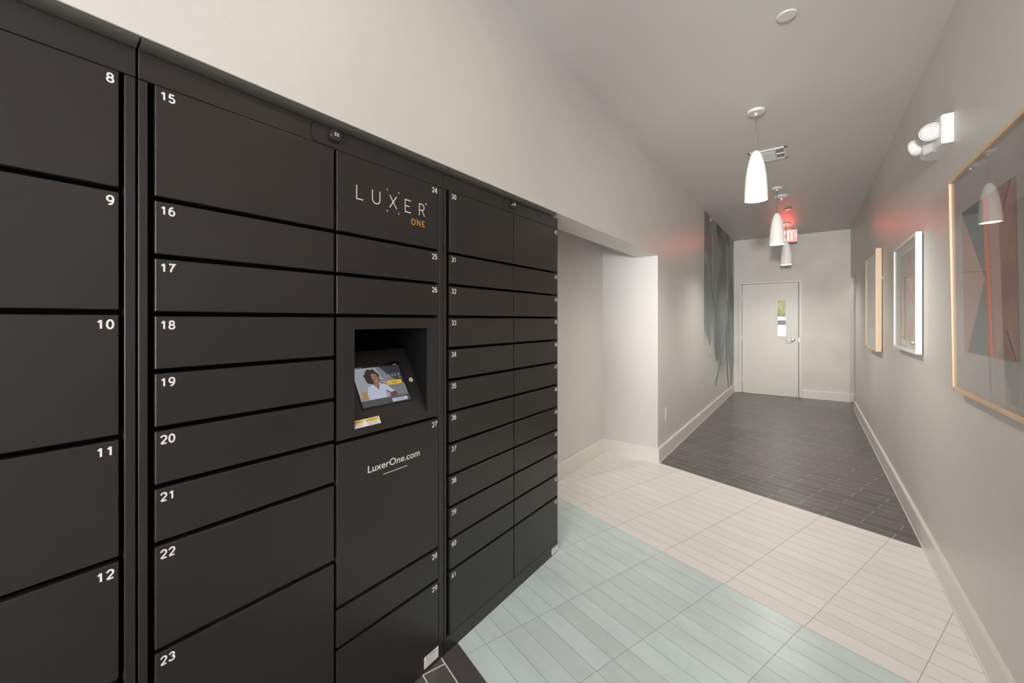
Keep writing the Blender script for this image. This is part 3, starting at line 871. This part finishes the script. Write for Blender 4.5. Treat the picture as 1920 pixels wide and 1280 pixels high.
# ------------------------------------------------------------------ emergency light on the right wall
e = empty('emergency_light', (XR, 3.04, 2.22), 'white two-headed emergency light high on the right wall above the pictures', 'emergency light')
mb = MB(); pl = [(XR, 2.893), (.515, 2.893), (.511, 2.905), (.500, 2.985), (.474, 3.04), (.474, 3.12), (.515, 3.178), (XR, 3.178)]
t = bmesh.new(); a = [t.verts.new((p[0], p[1], 2.22)) for p in pl]; c = [t.verts.new((p[0], p[1], 2.362)) for p in pl]
t.faces.new(a[::-1]); t.faces.new(c)
for i in range(8): t.faces.new([a[i], a[(i + 1) % 8], c[(i + 1) % 8], c[i]])
bmesh.ops.recalc_face_normals(t, faces=t.faces)
bmesh.ops.bevel(t, geom=[ed for ed in t.edges if any(v.co.x < XR - .01 for v in ed.verts)], offset=.004, segments=2, affect='EDGES')
mb.merge(t); mb.build('light_housing', M_white, e)
M_refl = mat('lamp_reflector', (.8, .8, .8), .15, metal=.7)


def head(c, ax, name='lamp_head'):
    ax = Vector(ax).normalized(); c = Vector(c)
    mb = MB(); mb.lathe([(0, -.045), (.022, -.042), (.036, -.028), (.043, -.008), (.044, .004), (.042, .008), (.028, .0085), (.027, .003), (0, .002)], c, ax, 40)
    h = mb.build(name, M_white, e)
    q = Vector((0, 0, 1)).rotation_difference(ax)
    mb = MB(); mb.lathe([(.0265, .0035), (.02, .001), (0, .0015)], c, ax, 32)
    r_ = mb.build('lamp_lens', M_refl, h)
    mb = MB()
    for i in range(5):
        a_ = 2 * pi * i / 5; p = c + q @ Vector((.014 * cos(a_), .014 * sin(a_), .003))
        mb.lathe([(.007, 0), (.0065, .004), (.003, .006), (0, .0065)], p, ax, 12)
    mb.build('led_bump', M_white, h)
    mb = MB()
    for i in range(44):
        a_ = 2 * pi * i / 44; u_ = q @ Vector((cos(a_), sin(a_), 0)); v_ = q @ Vector((-sin(a_), cos(a_), 0)); o_ = c + ax * .0088
        mb.face([o_ + u_ * .033 + v_ * .0009, o_ + u_ * .033 - v_ * .0009, o_ + u_ * .039 - v_ * .0009, o_ + u_ * .039 + v_ * .0009])
    mb.build('vent_ring', M_darkgrey, h, recalc=False)


head((.484, 2.932, 2.298), (-.36, -.93, .04))
head((.458, 3.125, 2.29), (-.75, .65, -.1))
mb = MB(); mb.box(.506, .515, 3.0, 3.03, 2.2185, 2.2215); mb.build('test_button', M_white, e)

# ------------------------------------------------------------------ pictures on the right wall
XU, XV = Vector((0, -1, 0)), VZ        # seen from the hall, right is towards the camera


def picture(name, y0, y1, z0, z1, fx, fw, fm, label, mat_m, art_fn, art_rect, group=None):
    """y0<y1; frame front plane x=fx; wall at XR"""
    e = empty(name, (XR, (y0 + y1) / 2, z0), label, 'framed picture', 'framed prints along the right wall')
    back = XR - .006
    mb = MB()
    for (a, c, d, f_) in ((y0, y0 + fw, z0, z1), (y1 - fw, y1, z0, z1), (y0 + fw, y1 - fw, z0, z0 + fw), (y0 + fw, y1 - fw, z1 - fw, z1)):
        mb.box(fx, back, a, c, d, f_, bev=.0012)
    mb.build('picture_frame', fm, e)
    xm = fx + .016
    mb = MB(); mb.box(xm, xm + .004, y0 + fw, y1 - fw, z0 + fw, z1 - fw); mb.build('mat_board', mat_m, e)
    mb = MB(); mb.box(xm + .004, XR, y0 + fw + .02, y1 - fw - .02, z0 + fw + .02, z1 - fw - .02); mb.build('backing', M_grey, e)
    art_fn(e, xm - .0008, art_rect)
    mb = MB(); mb.face([(fx + .005, y0 + fw, z0 + fw), (fx + .005, y1 - fw, z0 + fw), (fx + .005, y1 - fw, z1 - fw), (fx + .005, y0 + fw, z1 - fw)]); mb.build('glass_pane', M_glass, e)
    return e


def art_polys(e, x, polys, cols, name='art_print'):
    mb = MB(); 
    for i, (pts, mi) in enumerate(polys):
        mb.face([(x - .00025 * i, p[0], p[1]) for p in pts], mi)
    mb.build(name, cols, e, recalc=False)


M_matgrey = mat('grey_mat_board', (.50, .485, .475), .8)
M_matwhite = mat('light_mat_board', (.60, .59, .57), .8)


def pc(n, c): return mat(n, c, .7, noise=.08, nscale=25)


def art_big(e, x, r):
    Y0, Y1, Z0, Z1 = 2.036, 2.615, 1.226, 1.822      # near, far
    pink = pc('print_rose', (.50, .29, .25)); slate = pc('print_slate', (.115, .15, .155)); orange = pc('print_orange', (.85, .17, .06)); dusk = pc('print_dusky_rose', (.39, .22, .20)); blush = pc('print_blush', (.47, .27, .235)); or2 = pc('print_light_orange', (.75, .22, .12))
    art_polys(e, x, [
        ([(Y1, Z0), (Y0, Z0), (Y0, Z1), (Y1, Z1)], 4),
        ([(Y1 + .008, Z0), (Y1, Z0), (Y1, Z1), (Y1 + .008, Z1)], 6),
        ([(Y1, Z0), (2.56, Z0), (2.338, 1.517), (Y1, Z1)], 0),
        ([(Y1, Z1), (2.338, 1.517), (2.565, Z0), (2.30, Z0), (2.335, Z1)], 1),
        ([(2.303, Z0), (2.262, Z0), (2.300, Z1), (2.338, Z1)], 2),
        ([(2.316, Z0), (2.303, Z0), (2.338, Z1), (2.345, Z1)], 5),
        ([(2.27, Z1), (2.075, Z1), (2.163, 1.718)], 3),
        ([(2.217, Z0), (2.052, Z0), (2.139, 1.328)], 3)], [pink, slate, orange, dusk, blush, or2, M_matwhite])


def art_white(e, x, r):
    Y0, Y1, Z0, Z1 = 3.575, 4.195, 1.226, 1.820
    sage = pc('print_sage', (.33, .39, .34)); pink = pc('print_pink', (.52, .24, .26)); yel = pc('print_straw', (.52, .45, .24)); rose = pc('print_deep_rose', (.42, .10, .16)); olive = pc('print_olive', (.30, .27, .10)); lp = pc('print_pale_pink', (.62, .33, .38)); line = pc('print_line', (.15, .12, .12))
    cx = 3.85

    def ell(cy, cz, ry, rz, ti=0): return [(cy + ry * cos(2 * pi * k / 24), cz + rz * sin(2 * pi * k / 24)) for k in range(24)]
    art_polys(e, x, [
        ([(Y1, Z0), (Y0, Z0), (Y0, Z1), (Y1, Z1)], 0),
        ([(Y1, Z0), (Y0, Z0), (Y0, 1.40), (3.72, 1.53), (3.95, 1.53), (Y1, 1.38)], 2),
        ([(cx, Z1), (4.14, 1.545), (Y0, 1.545)], 1),
        ([(4.14, 1.545), (Y0, 1.545), (Y0, 1.38), (3.79, 1.23), (3.86, 1.23), (4.05, 1.42)], 1),
        ([(3.94, 1.655), (3.66, 1.655), (3.775, 1.53)], 2),
        ([(3.775, 1.505), (3.95, 1.37), (3.64, 1.37)], 0),
        (ell(4.125, 1.385, .04, .075), 4), (ell(3.632, 1.50, .026, .075), 3),
        ([(4.10, 1.535), (4.05, 1.535), (4.035, 1.42), (4.09, 1.40)], 5),
        ([(3.98, 1.53), (3.87, 1.54), (3.99, 1.36), (4.01, 1.40)], 5),
        ([(Y1, 1.668), (Y0, 1.655), (Y0, 1.652), (Y1, 1.665)], 6)], [sage, pink, yel, rose, olive, lp, line])


def art_small(e, x, r):
    Y0, Y1, Z0, Z1 = 5.40, 5.99, 1.285, 1.845
    a = pc('print_mist_pink', (.46, .37, .36)); b_ = pc('print_mist_grey', (.40, .39, .36)); c_ = pc('print_mist_rose', (.46, .33, .33))
    art_polys(e, x, [([(Y1, Z0), (Y0, Z0), (Y0, Z1), (Y1, Z1)], 0), ([(Y1, Z0), (Y0, Z0), (5.6, 1.45), (Y1, 1.40)], 1),
                     ([(Y1, 1.7), (5.75, 1.5), (Y1, 1.42)], 2), ([(5.62, Z1), (Y0, Z1), (Y0, 1.62)], 1)], [a, b_, c_])


M_whitefr = mat('white_frame_paint', (.82, .82, .80), .35)
picture('framed_print', 1.860, 2.745, 1.043, 1.996, .520, .016, M_maple, 'large maple framed print of rose, slate and orange shapes, nearest the camera', M_matgrey, art_big, None)
picture('framed_print', 3.545, 4.370, 1.150, 1.902, .520, .020, M_whitefr, 'white framed print of pink and green triangles between two wooden frames', M_matwhite, art_white, None)
p3 = picture('framed_print', 5.285, 6.150, 1.060, 2.045, .505, .018, M_maple, 'pale wooden framed print with faint pinkish art, farthest down the wall', M_matgrey, art_small, None)
for _o in COL.objects:
    if _o.name == 'framed_print': _o.rotation_euler.y = -.013      # hangs leaning out a little at the top
mb = MB()
mb.tube([(XR - .006, 5.236 + .012 * cos(2 * pi * k / 16), 1.757 + .015 * sin(2 * pi * k / 16)) for k in range(17)], .0028, 8)
mb.tube([(XR - .006, 5.246, 1.757), (XR - .006, 5.292, 1.757)], .003, 8)
tag(mb.build('hanger_hook', M_white, p3), 'white wire hook at the frame edge')

# ------------------------------------------------------------------ outlet
e = empty('wall_outlet', (XL, 4.305, .365), 'white double electrical outlet low on the left hall wall', 'outlet')
mb = MB(); mb.box(XL, XL + .007, 4.268, 4.342, .362, .480, bev=.0025, seg=2); pt = mb.build('cover_plate', M_white, e)
for zc in (.397, .445):
    mb = MB(); mb.box(XL + .006, XL + .0095, 4.288, 4.322, zc - .016, zc + .016, bev=.002); sk = mb.build('socket', M_white, e)
    mb = MB(); mb.box(XL + .0094, XL + .010, 4.297, 4.300, zc - .004, zc + .007); mb.box(XL + .0094, XL + .010, 4.310, 4.313, zc - .004, zc + .007); mb.box(XL + .0094, XL + .010, 4.303, 4.307, zc - .012, zc - .008)
    mb.build('socket_slot', M_darkgrey, sk)

# ------------------------------------------------------------------ painted mural on the left wall
MY0, MY1, MZ0, MZ1 = 6.17, YE, .145, ZC
NYG, NZG = 230, 230
S_ = [  # (points (y,z), widths, colour, opacity)
    ([(6.40, 2.84), (6.446, 2.71), (6.50, 2.45), (6.58, 2.149)], [.20, .25, .30, .14], (.19, .155, .155), .8),
    ([(6.30, 2.66), (6.22, 2.3)], [.05, .03], (.11, .10, .10), .7),
    ([(7.20, 2.84), (7.45, 2.78), (7.691, 2.64), (7.873, 2.412)], [.10, .26, .22, .10], (.055, .058, .058), .93),
    ([(8.40, 2.68), (8.10, 2.80), (7.999, 2.60), (7.90, 2.45)], [.05, .12, .07, .06], (.05, .055, .055), .9),
    ([(6.62, 2.84), (6.787, 2.773), (6.945, 2.62)], [.02, .02, .05], (.06, .05, .055), .8),
    ([(7.109, 2.75), (7.20, 2.45), (7.35, 2.33), (7.474, 2.266)], [.018, .02, .016, .02], (.09, .09, .09), .8),
    ([(7.75, 2.4), (7.8, 2.0), (7.75, 1.6), (7.55, 1.25)], [.5, 1.25, 1.35, .6], (.19, .205, .20), .62),
    ([(8.75, 2.0), (8.72, 1.5), (8.68, .9), (8.66, .35)], [.25, .5, .5, .22], (.165, .165, .150), .72),
    ([(7.90, 2.42), (7.76, 2.115), (7.60, 1.808), (7.36, 1.461), (7.20, 1.085), (7.161, .85)], [.12, .42, .55, .50, .34, .16], (.135, .140, .138), .9),
    ([(8.381, 2.446), (8.469, 2.075), (8.62, 1.84), (8.60, 1.586), (8.33, 1.36)], [.03, .12, .34, .52, .30], (.115, .105, .107), .88),
    ([(8.12, 1.47), (8.07, 1.106), (8.15, .788), (8.22, .467), (8.347, .17)], [.22, .17, .13, .10, .05], (.12, .10, .107), .9),
    ([(6.28, 1.994), (6.36, 1.703), (6.42, 1.408), (6.56, 1.147)], [.20, .34, .34, .14], (.19, .235, .245), .82),
    ([(6.647, 2.133), (6.64, 1.846), (6.86, 1.682), (7.08, 1.458)], [.05, .05, .06, .05], (.10, .10, .10), .85),
    ([(7.95, 1.42), (7.70, 1.116), (7.474, .83), (7.24, .513), (7.045, .361)], [.34, .26, .15, .06, .05], (.15, .19, .195), .88),
    ([(8.723, 1.311), (8.72, .753), (8.70, .234)], [.32, .28, .16], (.27, .32, .31), .75),
    ([(6.35, 1.0), (6.5, .86), (6.75, .92), (6.85, .80)], [.02, .02, .02, .02], (.35, .38, .38), .5),
    ([(8.779, 2.859), (8.875, 2.305)], [.2, .2], (.30, .345, .325), .6),
]


def hsh(a, b_):
    v = sin(a * 127.1 + b_ * 311.7) * 43758.5453; return v - math.floor(v)


def vn(x, y):
    i, j = math.floor(x), math.floor(y); fx_, fy = x - i, y - j; fx_ = fx_ * fx_ * (3 - 2 * fx_); fy = fy * fy * (3 - 2 * fy)
    return (hsh(i, j) * (1 - fx_) + hsh(i + 1, j) * fx_) * (1 - fy) + (hsh(i, j + 1) * (1 - fx_) + hsh(i + 1, j + 1) * fx_) * fy


def fbm(x, y): return vn(x, y) * .5 + vn(x * 2.1 + 5, y * 2.1) * .25 + vn(x * 4.3, y * 4.3 + 9) * .15 + vn(x * 9, y * 9) * .1


def ss(a, b_, x):
    t_ = max(0, min(1, (x - a) / (b_ - a))); return t_ * t_ * (3 - 2 * t_)


def mural_color(y, z):
    n1 = fbm(y * 2.2, z * 1.3) - .5; n2 = fbm(y * 2.2 + 40, z * 1.3 + 20) - .5; n3 = fbm(y * 9, z * 4) - .5; n4 = fbm(y * 3 + 11, z * 2 + 7)
    yy = y + n1 * .22 + n3 * .05; zz_ = z + n2 * .22
    base = Vector((.67, .65, .62)).lerp(Vector((.56, .585, .575)), .6 * ss(6.4, 7.4, y) * ss(.2, .7, z))
    wash = Vector((.24, .275, .27)).lerp(Vector((.36, .39, .37)), n4)
    edge = 1.05 + .35 * sin(yy * 3.1) + (.0 if y < 8.0 else -.7 * ss(8.0, 8.5, y))
    a_ = ss(edge - .30, edge + .35, zz_) * .95
    c = base.lerp(wash, a_)
    for pts, ws, colr, op in S_:
        best = 1e9; bt = 0; bw = .1
        for k in range(len(pts) - 1):
            ax_, az = pts[k]; bx_, bz = pts[k + 1]; dx_, dz_ = bx_ - ax_, bz - az
            t_ = max(0, min(1, ((yy - ax_) * dx_ + (zz_ - az) * dz_) / (dx_ * dx_ + dz_ * dz_)))
            w_ = (ws[k] * (1 - t_) + ws[k + 1] * t_) * (.62 if max(ws) < .07 else .78)
            dd = hypot(yy - ax_ - dx_ * t_, zz_ - az - dz_ * t_) / w_
            if dd < best: best = dd; bw = w_
        if best < 1.6:
            soft = .12 if bw < .06 else .3
            m_ = 1 - ss(1 - soft, 1 + soft, best)
            rim = math.exp(-((best - .93) / .07) ** 2) * .30
            tone = Vector((colr[0] * .93, colr[1], colr[2] * 1.03)) * (.45 + .7 * fbm(y * 7 + 3, z * 3.5) + .5 * fbm(y * 19 + 1, z * 1.6))
            c = c.lerp(tone, m_ * op); c = c * (1 - rim * op)
    return c


mbv = bpy.data.meshes.new('wall_mural'); vs, fs = [], []
for j in range(NZG + 1):
    for i in range(NYG + 1):
        vs.append((0, (MY1 - MY0) * (i / NYG - .5), (MZ1 - MZ0) * j / NZG))
for j in range(NZG):
    for i in range(NYG):
        a_ = j * (NYG + 1) + i; fs.append((a_, a_ + 1, a_ + NYG + 2, a_ + NYG + 1))
# closed thin sheet: front grid plus a rim back to the wall
n0 = len(vs)
vs += [(-.0005, -(MY1 - MY0) / 2, 0), (-.0005, (MY1 - MY0) / 2, 0), (-.0005, (MY1 - MY0) / 2, MZ1 - MZ0), (-.0005, -(MY1 - MY0) / 2, MZ1 - MZ0)]
fs += [(n0, n0 + 3, n0 + 2, n0 + 1)]
mbv.from_pydata(vs, [], fs); mbv.update()
ca = mbv.color_attributes.new('paint', 'FLOAT_COLOR', 'POINT')
cols = []
for v in vs:
    y = v[1] + (MY0 + MY1) / 2; z = v[2] + MZ0; c = mural_color(y, z); cols += [c.x, c.y, c.z, 1]
ca.data.foreach_set('color', cols)
M_mural = mat('mural_paint', (.5, .5, .5), .5); nt = M_mural.node_tree
an = nt.nodes.new('ShaderNodeVertexColor'); an.layer_name = 'paint'; nt.links.new(an.outputs[0], nt.nodes['Principled BSDF'].inputs['Base Color'])
mbv.materials.append(M_mural)
mo = bpy.data.objects.new('wall_mural', mbv); COL.objects.link(mo); mo.location = (XL + .0006, (MY0 + MY1) / 2, MZ0)
tag(mo, 'watercolour mural of grey, charcoal and teal drips on the left wall', 'mural')

mb = MB()
mb.lathe([(0, 0), (.036, 0), (.034, .006), (.016, .009), (.012, .018), (.02, .022), (.022, .028), (0, .030)], (XL + .0022, 6.60, 2.815), (1, 0, 0), 24)
tag(mb.build('wall_fitting', mat('brass', (.75, .58, .32), .3, metal=.6)), 'small round brass-coloured fitting at the top of the mural', 'wall fitting')
